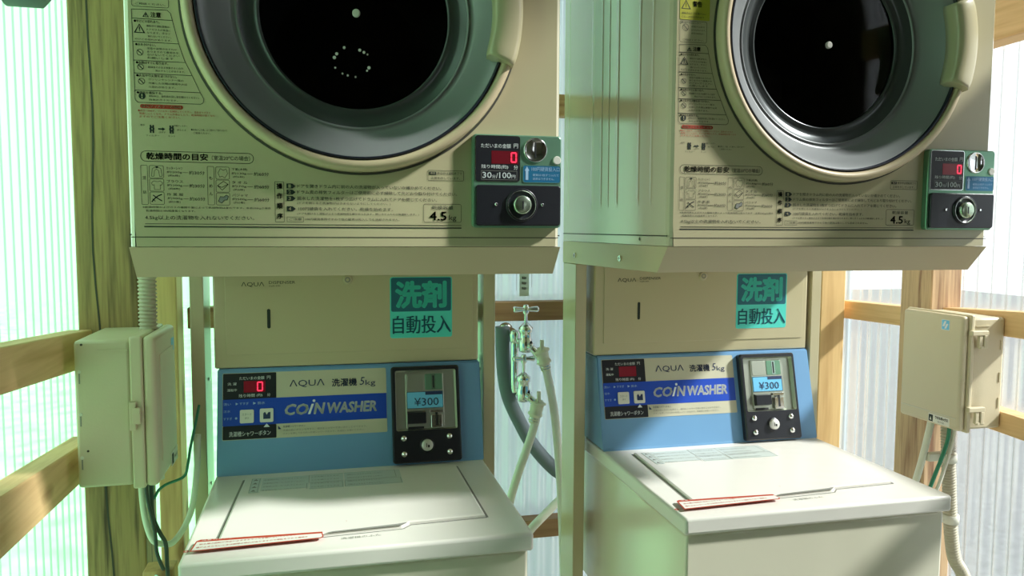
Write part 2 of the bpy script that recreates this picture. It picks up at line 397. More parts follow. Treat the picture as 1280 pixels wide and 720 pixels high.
# ---------------------------------------------------------------- coin dryers
DP = Plane((0, 0, 0))
DC, DR = (.328, .363), .250
def make_dryer(label):
    T = thing('coin_dryer', label, 'dryer', (0, 0, 0), 'coin dryers')
    W_, H_, D_ = .651, .684, .600
    b = MB()
    # shell: sides, top, bottom, back with rounded vertical front edges
    cor = [(0, D_), (0, .012), (.003, .004), (.008, 0)]
    ol = cor + [(W_-x, y) for x, y in cor[::-1]]
    for h in (cor, [(W_-x, y) for x, y in cor[::-1]]):
        b.loft([[Vector((x, y, z)) for x, y in h] for z in (0, H_)], 'side_paint', closed=False)
    for z in (0, H_): b.face([b.bm.verts.new((x, y, z)) for x, y in ol], 'side_paint')
    b.face([b.bm.verts.new(p) for p in ((0, D_, 0), (W_, D_, 0), (W_, D_, H_), (0, D_, H_))], 'side_paint')
    # pressed ribs and the lower seam on both sides
    for x, s in ((0, -1), (W_, 1)):
        for y0, w in ((.566, .008), (.395, .010), (.338, .007), (.295, .005), (.247, .010), (.136, .007), (.077, .006)):
            q = [(y0-w, 0), (y0-w*.3, .0009*s), (y0+w*.3, .0009*s), (y0+w, 0)]
            b.loft([[Vector((x-.00005*s+(dx if 0 < i < 3 else 0)*(0 if z in (.07, .66) else 1), yy, z)) for i, (yy, dx) in enumerate(q)] for z in (.07, .085, .645, .66)], 'side_paint', closed=False)
        b.box((x-.0006 if s > 0 else x-.0008, .006, .0165), (x+.0008 if s > 0 else x+.0006, D_, .0185), 'seam_dark')
        PS = Plane((x, 0, 0), (0, -s*-1, 0), (0, 0, 1)) if s > 0 else Plane((x, 0, 0), (0, -1, 0), (0, 0, 1))
        sy = .123 if s > 0 else -.123
        b.poly(PS, [(sy-.004, .0105), (sy, .0065), (sy+.004, .0105), (sy, .0150)], 'seam_dark', .001)
    b.build('cabinet', T)
    # front panel with the round opening
    b = MB(); n = 96; cu, cv = DC; u0, v0, u1, v1 = .008, 0., W_-.008, H_-.004
    inner = []; outer = []
    for k in range(n):
        a = 2*PI*k/n; c, s_ = math.cos(a), math.sin(a)
        t = min((u1-cu)/c if c > 1e-9 else (u0-cu)/c if c < -1e-9 else 9, (v1-cv)/s_ if s_ > 1e-9 else (v0-cv)/s_ if s_ < -1e-9 else 9)
        inner.append(DP.p(cu+.243*c, cv+.243*s_)); outer.append(DP.p(cu+t*c, cv+t*s_))
    b.loft([inner, outer], 'cream_paint')
    for u, v in ((u0, v0), (u1, v0), (u0, v1), (u1, v1)):      # corner fill
        ks = sorted(range(n), key=lambda k: (outer[k]-DP.p(u, v)).length)[:2]
        b.face([b.bm.verts.new(q) for q in (DP.p(u, v), outer[ks[0]], outer[ks[1]])], 'cream_paint')
    b.plate(DP, .003, .0135, W_-.003, .0148, 'seam_dark', 0, .0004)
    fp = b.build('front_panel', T)
    # ---- printed instructions
    b = MB(); K = 'print_green'
    # caution table, right edge follows the door
    tl = [(.0128, .3372), (.0600, .3385), (.0645, .3340), (.0668, .3240), (.074, .293), (.0818, .268), (.0905, .2500), (.1005, .227), (.1066, .2150), (.1055, .2095), (.1020, .2075), (.0175, .2070), (.0140, .2105)]
    for a, c in zip(tl, tl[1:]+tl[:1]):
        d = Vector((c[0]-a[0], c[1]-a[1])); nn = Vector((-d.y, d.x)).normalized()*.00035
        b.poly(DP, [(a[0]+nn.x, a[1]+nn.y), (a[0]-nn.x, a[1]-nn.y), (c[0]-nn.x, c[1]-nn.y), (c[0]+nn.x, c[1]+nn.y)], K)
    for v, u in ((.3247, .0668), (.2922, .0742), (.2662, .0822), (.2480, .0913), (.2241, .1018)):
        b.plate(DP, .0135, v-.0003, u, v+.0003, K)
    def tri(u, v, h, t=.0011):
        b.poly(DP, [(u-h*.58, v), (u+h*.58, v), (u+h*.58-t*2, v+t), (u-h*.58+t*2, v+t)], K)
        b.poly(DP, [(u-h*.58, v), (u-h*.58+t*2, v+t*.6), (u+t*.3, v+h-t), (u, v+h)], K)
        b.poly(DP, [(u+h*.58, v), (u, v+h), (u-t*.3, v+h-t), (u+h*.58-t*2, v+t*.6)], K)
        b.plate(DP, u-.0006, v+h*.35, u+.0006, v+h*.68, K); b.plate(DP, u-.0006, v+h*.2, u+.0006, v+h*.28, K)
    def ban(u, v, r):
        b.ring(DP, u, v, r-.0007, r, K); c = r*.68
        b.poly(DP, [(u-c-.0004, v+c-.0004), (u-c+.0004, v+c+.0004), (u+c+.0004, v-c+.0004), (u+c-.0004, v-c-.0004)], K)
    tri(.0313, .3272, .0072, .0007); tri(.0225, .3045, .0130)
    ban(.0222, .2775, .0045); ban(.0225, .2570, .0043); ban(.0232, .2368, .0045)
    b.disc(DP, .0233, .2160, .0045, 0, .0006, K)
    b.plate(DP, .0226, .2155, .0240, .2190, 'cream_paint', 0, .0010); b.plate(DP, .0226, .2130, .0240, .2145, 'cream_paint', 0, .0010)
    b.texts(DP, [('注意', .0378, .3275, .0135, .0072)], K, bold=.02)
    b.texts(DP, [('●やけどの恐れあり。', .0155, .3192, .034, .0038), ('●水をかけない。', .0165, .2865, .027, .0040), ('●衣類はすぐに取り出す。', .0165, .2612, .043, .0040),
                 ('●火気や引火物を近づけない。', .0165, .2430, .054, .0040), ('●換気を確保する。', .0165, .2190, .034, .0038)], K, bold=.012)
    b.texts(DP, [('運転中や運転直後は、', .0318, .3135, .032, .0030), ('ドアガラスが高温に', .0322, .3085, .032, .0030), ('なります。手など', .0322, .3040, .032, .0030), ('触れないでください。', .0335, .2990, .031, .0030),
                 ('やけどの恐れがあります。', .0160, .2945, .049, .0028),
                 ('感電や故障のおそれが', .0318, .2820, .040, .0030), ('ありますので直接水を', .0318, .2775, .042, .0030), ('かけないでください', .0318, .2732, .043, .0030), ('お願いします', .0318, .2688, .035, .0030),
                 ('乾燥後そのまま放置すると自然', .0325, .2558, .047, .0030), ('発火することがあります。', .0420, .2510, .040, .0030),
                 ('ガソリンやシンナー等の', .0325, .2385, .047, .0030), ('付着した衣類は爆発や火災', .0325, .2332, .052, .0030), ('の恐れがあります。', .0325, .2280, .036, .0030),
                 ('運転中は、換気扇を回し窓を開けてください。', .0322, .2148, .068, .0032), ('換気が不十分です。', .0322, .2098, .039, .0030)], K)
    # upper notice, past the top of the frame of the lower one
    b.frame(DP, .0129, .3413, .0625, .3765, .0006, K, r=.003)
    ban(.0235, .3655, .0058)
    b.texts(DP, [('●分解や改造はしない。', .0155, .3720, .036, .0032), ('感電や火災の', .034, .3660, .024, .0028), ('おそれがあります。', .034, .3605, .026, .0028), ('修理は販売店に', .034, .3550, .024, .0028), ('ご相談ください。', .018, .3440, .040, .0030)], K)
    b.plate(DP, .0129, .3785, .0670, .4350, 'label_yellow', 0, .0005, r=.002)
    tri(.0235, .3955, .0150)
    b.texts(DP, [('警告', .036, .400, .016, .009)], K, .0010, bold=.02)
    b.texts(DP, [('運転中はドアを開けない', .0160, .3870, .044, .0036), ('こと。けがの恐れあり', .0160, .3815, .040, .0034)], K, .0010)
    # filter notice in red
    b.plate(DP, .0202, .1989, .0777, .2046, 'print_red', 0, .0006, r=.0028)
    b.texts(DP, [('排気フィルターの掃除', .0225, .2000, .053, .0036)], 'cream_paint', .0010, bold=.012)
    b.texts(DP, [('●毎日一回必ず、フィルターを掃除してください。目詰まりすると', .0173, .1940, .098, .0031), ('乾燥しにくくなり、ドラムが停止したり、乾燥時間が長くなり', .0190, .1898, .102, .0031), ('ますのでご注意ください。', .0190, .1855, .055, .0031)], 'print_red')
    for u in (.0351, .0615):
        b.lathe(DP, u, .1700, [(.0033, .0006), (.0014, .0006)], K, 20, smooth=False)
        b.plate(DP, u-.0028, .1640, u-.0008, .1755, K); b.plate(DP, u+.0008, .1640, u+.0026, .1755, K)
    b.poly(DP, [(.0435, .1690), (.0490, .1690), (.0490, .1675), (.0530, .1700), (.0490, .1725), (.0490, .1710), (.0435, .1710)], K)
    b.texts(DP, [('取手', .0200, .1735, .006, .0028), ('はずす', .0445, .1640, .009, .0026), ('フィルター', .0270, .1590, .018, .0026), ('ネット', .0565, .1590, .010, .0026), ('内側フィルター', .0650, .1740, .018, .0026), ('押さえる', .0690, .1680, .012, .0026),
                 ('●水洗いした後、よく乾かして取り付けて', .0880, .1690, .050, .0030), ('ご使用ください。', .0910, .1645, .024, .0028)], K)
    # drying time table
    b.frame(DP, .0185, .1230, .1742, .1385, .0007, K, r=.0075)
    b.texts(DP, [('乾燥時間の目安', .0265, .1262, .0835, .0098)], K, bold=.022)
    b.texts(DP, [('（室温20℃の場合）', .1155, .1270, .0535, .0070)], K, bold=.0)
    b.frame(DP, .0183, .0610, .0276, .1178, .0005, K, r=.0015); b.frame(DP, .1086, .0615, .1182, .1182, .0005, K, r=.0015)
    b.texts(DP, [('混', .0206, .0970, .0048, .0050), ('紡', .0206, .0765, .0048, .0050), ('も', .1110, .0985, .0048, .0050), ('め', .1110, .0870, .0048, .0050), ('ん', .1110, .0755, .0048, .0050)], K, bold=.01)
    for i, (va, vb) in enumerate(((.0993, .1177), (.0803, .0985), (.0613, .0795))):
        for u0_, u1_ in ((.0296, .0492), (.1203, .1395)):
            b.frame(DP, u0_, va, u1_, vb, .0005, K, r=.002)
    def line(pts, t=.0005):
        for a, c in zip(pts, pts[1:]):
            d = Vector((c[0]-a[0], c[1]-a[1])); nn = Vector((-d.y, d.x)).normalized()*t/2
            b.poly(DP, [(a[0]+nn.x, a[1]+nn.y), (a[0]-nn.x, a[1]-nn.y), (c[0]-nn.x, c[1]-nn.y), (c[0]+nn.x, c[1]+nn.y)], K)
    line([(.0325, .102), (.034, .113), (.038, .1155), (.0415, .1155), (.0455, .113), (.047, .102), (.0435, .102), (.0425, .110), (.0395, .1125), (.0368, .110), (.036, .102), (.0325, .102)])
    b.plate(DP, .0385, .114, .0415, .1165, K)
    line([(.032, .0925), (.036, .0955), (.0385, .0945), (.042, .0945), (.0440, .0955), (.0475, .0925), (.0455, .0890), (.0440, .090), (.0440, .083), (.0360, .083), (.0360, .090), (.0340, .089), (.032, .0925)])
    line([(.032, .065), (.036, .070), (.041, .074), (.046, .076)], .0016); line([(.034, .075), (.039, .071), (.046, .0665)], .0014); line([(.033, .0695), (.037, .066)], .001)
    line([(.1235, .109), (.127, .1150), (.131, .1125), (.135, .1145), (.137, .108), (.133, .1015), (.129, .104), (.126, .1025), (.1235, .109)])
    line([(.1225, .0900), (.131, .0965), (.1375, .0920), (.1290, .0835), (.1225, .0900), (.1285, .0875), (.1375, .0925)], .0007)
    b.poly(DP, [(.1235, .0670), (.126, .0740), (.131, .0735), (.1345, .0765), (.1375, .0745), (.1355, .0690), (.132, .0690), (.128, .0645)], 'print_grey')
    line([(.1235, .0670), (.126, .0740), (.131, .0735), (.1345, .0765), (.1375, .0745), (.1355, .0690), (.132, .0690), (.128, .0645), (.1235, .0670)], .0007)
    rows = []
    for i, (a, bq, c, t1, d, e, f_, t2) in enumerate((('カッターシャツ', '約200g', '(約6枚)', '約30分', '下着(木綿)', '約130g', '(約6枚)', '約60分'),
            ('ブラウス', '約200g', '(約8枚)', '約30分', 'タ オ ル', '約70g', '(約6枚)', '約60分'), ('作 業 服', '約900g', '(約3着)', '約60分', 'パジャマ', '約500g', '(約2着)', '約60分'))):
        y = .1125 - i*.0190
        rows += [(a, .0528, y-.0005, .0222, .0043), (bq, .0535, y-.0062, .0205, .0040), (c, .0550, y-.0110, .0160, .0036), (t1, .0836, y-.0072, .0215, .0056),
                 (d, .1428, y-.0005, .0220, .0043), (e, .1428, y-.0062, .0205, .0040), (f_, .1445, y-.0110, .0160, .0036), (t2, .1740, y-.0072, .0215, .0056)]
        b.plate(DP, .0750, y-.0046, .0825, y-.0042, K); b.plate(DP, .1642, y-.0046, .1725, y-.0042, K)
    b.texts(DP, rows, K, bold=.006)
    b.texts(DP, [('※乾燥時間およびガスの種類や量によって乾燥時間は変わります。本表は6kgの場合', .0195, .0556, .178, .0034), ('乾燥時間は10%程度長くなります。', .0240, .0507, .067, .0032)], K)
    b.texts(DP, [('4.5kg以上の洗濯物を入れないでください。', .0222, .0385, .1510, .0072)], K, bold=.01)
    b.plate(DP, .0222, .0330, .487, .0337, K); b.plate(DP, .0208, .0284, .487, .0301, K)
    # operating steps
    b.frame(DP, .2032, .0370, .2167, .0977, .0006, K, r=.001)
    b.texts(DP, [(ch, .2063, v, .0078, .0082) for ch, v in (('操', .0868), ('作', .0722), ('順', .0572), ('序', .0420))], K, bold=.03)
    for ch, v in (('1', .0912), ('2', .0822), ('3', .0727), ('4', .0571)):
        b.poly(DP, [(.2204, v-.0037), (.2290, v-.0037), (.2335, v), (.2290, v+.0037), (.2204, v+.0037)], K)
        b.texts(DP, [(ch, .2232, v-.0024, .0035, .0048)], 'cream_paint', .0011, bold=.02)
    b.texts(DP, [('ドアを開きドラム内に前の人の洗濯物が入っていないか確かめてください。', .2360, .0886, .2190, .0056), ('ドラム奥の排気フィルターはご使用前に必ず掃除して元どおり取り付けてください。', .2360, .0797, .2440, .0056),
                 ('脱水した洗濯物を1枚ずつ広げてドラムに入れてドアを閉じてください。', .2356, .0702, .2125, .0056), ('100円硬貨を入れてください。乾燥を始めます。', .2372, .0547, .1420, .0054)], K, bold=.008)
    b.texts(DP, [('(ドアを閉じると洗濯物がはさまらないようにしてください。)', .2356, .0637, .1400, .0040), ('(ドアを開けると運転が止まり乾燥時間を確かめられます。閉じるとふたたび再運転します。)', .2356, .0478, .1840, .0038),
                 ('100円硬貨専用ですので他の硬貨は投入しても返却されません。', .2471, .0398, .1425, .0038), ('ご注意', .2235, .0396, .0185, .0038)], K)
    b.frame(DP, .2204, .0372, .2447, .0452, .0005, K)
    b.frame(DP, .4268, .0380, .4870, .0670, .0006, K, r=.003)
    b.texts(DP, [('乾燥容量', .4400, .0582, .0340, .0060)], K, bold=.006); b.texts(DP, [('4.5', .4368, .0412, .0262, .0135)], K, bold=.022); b.texts(DP, [('kg', .4670, .0392, .0120, .0105)], K)
    b.frame(DP, .4337, .1032, .4909, .1196, .0006, K, r=.002)
    b.plate(DP, .4362, .1125, .4470, .1172, K); b.texts(DP, [('表示', .4378, .1132, .0075, .0034)], 'cream_paint', .0011)
    b.texts(DP, [('表示中は運転終了で', .4485, .1126, .0395, .0045), ('正常を示しています。', .4385, .1054, .0465, .0042)], K, bold=.01)
    b.build('printed_text', fp)['label'] = 'dark green printed instructions with a yellow and a red notice'
    # ---- door
    b = MB(); cu, cv = DC
    b.lathe(DP, cu, cv, [(.2535, .0008), (.2505, .0008), (.2500, .0020)], 'seam_dark', 128)  # flat dark ring painted for the shadow line in the gap round the rim
    b.lathe(DP, cu, cv, [(.2492, .0), (.2490, .012), (.2465, .0195), (.2420, .0235), (.2370, .0235), (.2335, .0200), (.2315, .0130), (.2310, .002)], 'beige_paint', 128)
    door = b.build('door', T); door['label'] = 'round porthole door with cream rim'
    b = MB(); b.lathe(DP, cu, cv, [(.2312, .010), (.2308, .0165), (.2290, .0185), (.2268, .0165), (.2262, .008)], 'gasket', 128); b.build('gasket', door)
    b = MB(); b.lathe(DP, cu, cv, [(.2265, .0120), (.2235, .0100), (.2120, -.006), (.2000, -.021), (.1880, -.034), (.1805, -.041), (.1790, -.0385), (.1770, -.0385), (.1755, -.042)], 'bowl_grey', 128)
    b.lathe(DP, cu, cv, [(.1755, -.042), (.1660, -.049), (.1540, -.0535), (.1500, -.0500), (.1470, -.0500), (.1450, -.056)], 'bowl_ridge', 128)
    b.build('door_bowl', door)['label'] = 'grey funnel shaped inner bowl'
    b = MB(); b.lathe(DP, cu, cv, [(.1465, -.0535), (.11, -.0500), (.07, -.0475), (.03, -.0465), (.0005, -.0460)], 'smoked_glass', 96); b.build('glass', door)
    b = MB(); b.disc(DP, cu, cv+.001, .0062, -.0465, -.041, 'white_plastic', 24, .0015); b.build('centre_plug', door)
    # handle follows the rim
    b = MB(); loops = []; aa = [-.335+.67*k/22 for k in range(23)]
    for k, a in enumerate(aa):
        e = min(k, 22-k); sh = (.0035, .0012, 0)[min(e, 2)]
        sec = [(.2075, .004), (.2045, .018), (.2050, .034), (.2085, .0385), (.2230, .0405), (.2420, .0385), (.2500, .033), (.2530, .020), (.2535, .002)]
        m0, m1 = .229, .02
        loops.append([DP.p(cu+(m0+(r-m0)*(1-sh*25))*math.cos(a), cv+(m0+(r-m0)*(1-sh*25))*math.sin(a), m1+(d-m1)*(1-sh*25)) for r, d in sec])
    b.loft(loops, 'cream_paint', True, cap0=True, cap1=True); b.build('handle', door)['label'] = 'cream curved door handle'
    # drum seen through the glass
    b = MB(); b.lathe(DP, cu, cv, [(.145, -.060), (.235, -.075), (.235, -.42), (.15, -.43)], 'drum_metal', 64); b.lathe(DP, cu, cv, [(.15, -.43), (.0005, -.43)], 'drum_metal', 64)
    b.build('drum', T)
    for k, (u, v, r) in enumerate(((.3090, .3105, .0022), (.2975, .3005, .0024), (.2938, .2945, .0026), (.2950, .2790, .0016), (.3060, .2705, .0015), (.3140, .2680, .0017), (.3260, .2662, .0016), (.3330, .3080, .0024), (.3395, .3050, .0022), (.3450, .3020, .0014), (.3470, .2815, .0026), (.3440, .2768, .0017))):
        b = MB(); b.disc(DP, u, v, r, -.0475, -.0455, 'reflection_pale', 10); b.build('reflection_dot', door)  # pale discs on the glass, put in for reflections of the drum perforation
    # ---- coin box
    b = MB(); b.plate(DP, .5030, .0300, .6485, .1770, 'green_steel', -.002, .0125, .0065, .002)
    cb = b.build('coin_box', T); cb['label'] = 'green metal coin box at the lower right'
    CP = Plane((0, -.0125, 0))
    b = MB(); b.frame(CP, .5070, .1030, .5795, .1750, .0009, 'chrome', .0009, r=.0045); b.plate(CP, .5078, .1038, .5787, .1742, 'label_black', 0, .0008, .004)
    b.plate(CP, .5330, .1310, .5762, .1512, 'led_window', 0, .0011)
    b.texts(CP, [('ただいまの金額', .5160, .1555, .0480, .0070), ('円', .5690, .1560, .0068, .0070), ('残り時間(約)', .5165, .1225, .0435, .0068), ('分', .5690, .1222, .0068, .0068)], 'print_white', .0012, bold=.005)
    b.frame(CP, .5165, .1058, .5745, .1200, .0005, 'print_grey', .0012)
    b.texts(CP, [('30', .5185, .1085, .0145, .0090), ('100', .5455, .1085, .0190, .0090)], 'print_white', .0013, bold=.02); b.texts(CP, [('分', .5340, .1082, .0055, .0055), ('/', .5402, .1082, .003, .0080), ('円', .5655, .1082, .0062, .0055)], 'print_white', .0013)
    b.build('display', cb)['label'] = 'black money display with red digits'
    b = MB()
    def seg7(P, u, v, w, h, t, m, d):
        for a in ((u, v, u+w, v+t), (u, v+h-t, u+w, v+h)): b.plate(P, a[0]+t*.6, a[1], a[2]-t*.6, a[3], m, d, d+.0003)
        for uu in (u, u+w-t):
            b.plate(P, uu, v+t*.6, uu+t, v+h/2-t*.25, m, d, d+.0003); b.plate(P, uu, v+h/2+t*.25, uu+t, v+h-t*.6, m, d, d+.0003)
    seg7(CP, .5640, .1330, .0100, .0165, .0022, 'led_digit', .0011); b.build('digit', cb)['label'] = 'glowing red zero'
    b = MB(); b.lathe(CP, .6045, .1540, [(.0195, 0), (.0192, .0022), (.0175, .0028), (.0165, .0016), (.0008, .0016)], 'chrome', 40, cap1=True); b.plate(CP, .6034, .1415, .6056, .1660, 'dark_recess', .0015, .0022); b.build('coin_slot', cb)
    b = MB(); b.disc(CP, .6405, .1385, .0066, 0, .0025, 'white_plastic', 24, .0008); b.build('lamp', cb)
    b = MB(); b.plate(CP, .5840, .1020, .6470, .1300, 'label_slot_blue', 0, .0008, .004); b.frame(CP, .5840, .1020, .6470, .1300, .0007, 'green_steel', .0010, r=.004)
    b.poly(CP, [(.5885, .1065), (.5930, .1065), (.5930, .1210), (.5948, .1210), (.5908, .1280), (.5868, .1210), (.5885, .1210)], 'print_pale_blue', .0012)
    b.texts(CP, [('100円硬貨投入口', .5985, .1205, .0465, .0070)], 'print_pale_blue', .0012, bold=.01); b.texts(CP, [('硬貨は1枚ずつ入れて', .6005, .1125, .0430, .0040), ('返却はできません。', .6005, .1065, .0360, .0040)], 'print_pale_blue', .0012)
    b.build('slot_label', cb)['label'] = 'blue coin slot label with white arrow'
    b = MB(); b.plate(CP, .5075, .0335, .6465, .0975, 'black_plastic', 0, .0045, .005, .0015)
    lp = b.build('lock_plate', cb); LP = Plane((0, -.017, 0))
    b = MB(); b.lathe(LP, .5815, .0665, [(.0262, 0), (.0255, .0028), (.0232, .0034), (.0222, .0015), (.0150, .0008)], 'black_plastic', 40); b.lathe(LP, .5815, .0665, [(.0232, .0034), (.0228, .0036), (.0222, .0015)], 'chrome', 40)
    b.lathe(LP, .5815, .0665, [(.0150, .0006), (.0146, .0075), (.0125, .0092), (.0005, .0092)], 'lock_brass', 32); b.plate(LP, .5806, .0600, .5826, .0725, 'dark_recess', .0091, .0096); b.build('lock', lp)
    for u in (.5400, .6155): b = MB(); b.disc(LP, u, .0670, .0024, 0, .002, 'chrome', 16, .0007); b.build('pin', lp)
    return T

dryer = make_dryer('large coin dryer at the left, its display showing a bright red zero')
dryer2 = dup(dryer, skip=('reflection_dot',)); dryer2.location = (.843, 0, 0); dryer2['label'] = 'coin dryer at the right, its ribbed side facing the gap'

# ---------------------------------------------------------------- stands under the dryers
def make_stand(label):
    T = thing('dryer_stand', label, 'stand', (0, 0, FZ), 'dryer stands'); Z = -FZ
    b = MB(); prof = [(.0, Z-.0008), (.042, Z-.047), (.600, Z-.053), (.600, Z-.0008)]
    b.prism(prof, -.0005, .6515, 'beige_paint')
    b.build('tray', T)
    for x, s in ((-.0005, -1), (.6515, 1)):
        for y, z in ((.504, -.0325), (.219, -.0290)):
            U = (0, 1, 0) if s > 0 else (0, -1, 0); P = Plane((x, y, Z+z), U); b = MB(); b.disc(P, 0, 0, .0062, 0, .003, 'chrome', 12, .001); b.plate(P, -.004, -.0008, .004, .0008, 'seam_dark', .003, .0034); b.plate(P, -.0008, -.004, .0008, .004, 'seam_dark', .003, .0034); b.build('screw', T)
    for x0 in (.0, .624):
        b = MB(); b.box((x0, .500, 0), (x0+.027, .598, Z-.053), 'cream_paint', .0015, 1)
        lg = b.build('leg', T)
        for z in (-.30, -.53): b = MB(); b.disc(Plane((x0 if x0 > .1 else x0+.027, .55, Z+z), (0, -1, 0) if x0 > .1 else (0, 1, 0)), 0, 0, .004, 0, .002, 'chrome', 10); b.build('screw', lg)
    b = MB(); b.box((.027, .575, .12), (.624, .595, .16), 'cream_paint', .001, 1); b.build('crossbar', T)
    return T
stand = make_stand('beige steel stand carrying the left dryer')
stand2 = dup(stand); stand2.location = (.843, 0, FZ); stand2['label'] = 'beige steel stand carrying the right dryer'

# ---------------------------------------------------------------- coin washers
def make_washer(label):
    T = thing('coin_washer', label, 'washing machine', (.052, 0, FZ), 'coin washers'); Z = -FZ
    Y0, Y1, LZ = .0123, .470, -.485
    b = MB()
    b.box((.005, Y0+.012, Z-.865+.03), (.555, .60, Z+LZ-.034), 'white_enamel', .006, 2)
    b.build('body', T)
    for x in (.06, .50):
        for y in (.08, .52): b = MB(); b.lathe(Plane((x, y, .032), (1, 0, 0), (0, -1, 0)), 0, 0, [(.022, .0), (.024, .031)], 'black_plastic', 16, cap1=True); b.build('foot', T)
    # top frame with a shallow well for the lid
    b = MB(); b.box((-.002, Y0, Z+LZ-.032), (.562, .60, Z+LZ), 'white_plastic', .006, 3)
    TPl = Plane((0, 0, Z+LZ), (1, 0, 0), (0, 1, 0))
    # groove around the lid
    g = [(.0575, .408), (.495, .4065), (.499, .099), (.3625, .0935), (.3480, .0785), (.2150, .0715), (.0435, .0875)]
    for i, (a, c) in enumerate(zip(g, g[1:]+g[:1])):
        d = Vector((c[0]-a[0], c[1]-a[1])); nn = Vector((-d.y, d.x)).normalized()*(.0022 if i in (1, 6) else .0014)
        b.poly(TPl, [(a[0]+nn.x, a[1]+nn.y), (a[0]-nn.x, a[1]-nn.y), (c[0]-nn.x, c[1]-nn.y), (c[0]+nn.x, c[1]+nn.y)], 'print_grey', .0004)
    b.build('top_frame', T)
    b = MB(); gi = [(.0605, .4055), (.4920, .4040), (.4955, .1025), (.3605, .0970), (.3450, .0835), (.2150, .0765), (.0475, .0910)]
    b.loft([[TPl.p(u, v, .0003) for u, v in gi], [TPl.p(u, v, .0035) for u, v in gi],
            [TPl.p(.275+(u-.275)*.985, .25+(v-.25)*.982, .0052) for u, v in gi]], 'white_plastic', cap1=True)
    lid = b.build('lid', T)
    # finger recess
    b = MB(); b.poly(TPl, [(.2160, .0745), (.3440, .0815), (.3570, .0935), (.3400, .0890), (.2300, .0795)], 'print_grey', .0056, .0060); b.build('finger_recess', lid)
    b = MB(); G = 'print_grey'
    for u0_, u1_, va, vb in ((.0745, .0935, .3090, .3970), (.0950, .1860, .3180, .3960), (.1880, .2540, .3080, .3960), (.2560, .3700, .3080, .3970)): b.plate(TPl, u0_, va, u1_, vb, 'label_pale', .0052, .0056)
    for r_ in range(4):
        v = .378-r_*.021
        b.texts(TPl, [('洗濯物は均一に入れてください', .098, v, .080, .007), ('ふたを開けるときは', .190, v+.001, .055, .006), ('回転が止まるまで手を入れない', .262, v, .070, .007)], G, .0060)
    b.frame(TPl, .0745, .3100, .0905, .3960, .0008, G, .0058); b.frame(TPl, .1860, .3480, .3600, .3960, .0008, G, .0058); b.frame(TPl, .182, .31, .252, .344, .0008, G, .0058); b.frame(TPl, .2560, .3100, .3680, .3440, .0008, G, .0058)
    for v in (.316, .338, .360, .382):
        b.poly(TPl, [(.0775, v), (.0875, v), (.0825, v+.010)], G, .0058)
    b.poly(TPl, [(.2520, .115), (.2545, .121), (.2525, .127), (.2540, .121)], 'print_red', .0060)
    b.build('instruction_label', lid)['label'] = 'faint grey printed instructions along the hinge'
    b = MB(); q = [(.0105, .0440), (.2105, .0540), (.2150, .0590), (.2130, .0815), (.0205, .0905), (.0145, .0850)]
    b.poly(TPl, q, 'print_red', .0058, .0061)
    qi = [(.0130, .0462), (.2095, .0562), (.2130, .0600), (.2117, .0735), (.0165, .0800)]; b.poly(TPl, qi, 'label_white', .0064)
    RP = Plane(TPl.p(0, 0, 0), (1, .045, 0), (0, 1, 0))
    b.texts(RP, [('脱水槽の回転が完全に止まるまでふたを開けないでください', .0215, .0650, .150, .0060), ('槽が止まらないときは故障の恐れがありますので運転をやめて連絡を', .0180, .0525, .172, .0058)], 'print_red', .0067)
    b.texts(RP, [('注意 けがの恐れあり', .0230, .0815, .070, .0048)], 'label_white', .0067, bold=.01)
    b.build('warning_label', T)['label'] = 'white warning label with red border'
    b = MB(); b.texts(RP, [('洗濯機のふた', .2430, .0430, .066, .0085)], G, .0006, bold=.006); b.ring(RP, .0030, .0600, .0022, .0042, 'print_red', .0006, 16); b.build('frame_text', T)
    # ---- slanted control panel
    A0, A1 = (.4957, Z-.2708), (.4443, Z-.4826)
    b = MB(); b.prism([(A0[0], A0[1]), (.60, A0[1]), (.60, Z+LZ+.001), (A1[0]-.0006, Z+LZ+.001), A1], .0, .562, 'blue_panel')
    bmesh.ops.bevel(b.bm, geom=b.bm.edges[:], offset=.003, segments=2, affect='EDGES')
    cp = b.build('control_panel', T); cp['label'] = 'sky blue slanted control panel'
    sl = Vector((0, A0[0]-A1[0], A0[1]-A1[1])).normalized(); PP = Plane((0, A0[0], A0[1]), (1, 0, 0), sl)
    V = lambda d: -d
    b = MB()
    b.plate(PP, .0105, V(.1480), .3510, V(.0085), 'label_cream', 0, .0006, .003)
    b.plate(PP, .0115, V(.0640), .1190, V(.0095), 'label_black', .0004, .0009, .002)
    b.plate(PP, .0110, V(.1185), .3505, V(.0635), 'label_blue', .0004, .0010)
    b.plate(PP, .0115, V(.1470), .1190, V(.1185), 'label_black', .0004, .0009, .002)
    b.texts(PP, [('ΛQUΛ', .1460, V(.0440), .0730, .0165)], 'print_navy', .0012)
    b.texts(PP, [('洗濯機', .2345, V(.0450), .0530, .0165)], 'print_navy', .0012, bold=.018)
    b.texts(PP, [('5', .2935, V(.0440), .0110, .0170)], 'print_navy', .0012, bold=.01, shear=.2); b.texts(PP, [('kg', .3060, V(.0485), .0215, .0150)], 'print_navy', .0012)
    # slanted heavy lettering
    b.texts(PP, [('CO', .1370, V(.1010), .0470, .0215)], 'print_white', .0013, bold=.045, shear=.22)
    b.texts(PP, [('N', .1965, V(.1010), .0225, .0220)], 'print_white', .0013, bold=.045, shear=.22)
    b.poly(PP, [(.1835, V(.1015)), (.1885, V(.1015)), (.1965, V(.0800)), (.1915, V(.0800))], 'print_white', .0013)
    b.disc(PP, .1965, V(.0735), .0030, .001, .0013, 'print_white', 12)
    b.texts(PP, [('WASHER', .2250, V(.1010), .1030, .0215)], 'print_white', .0013, bold=.045, shear=.15)
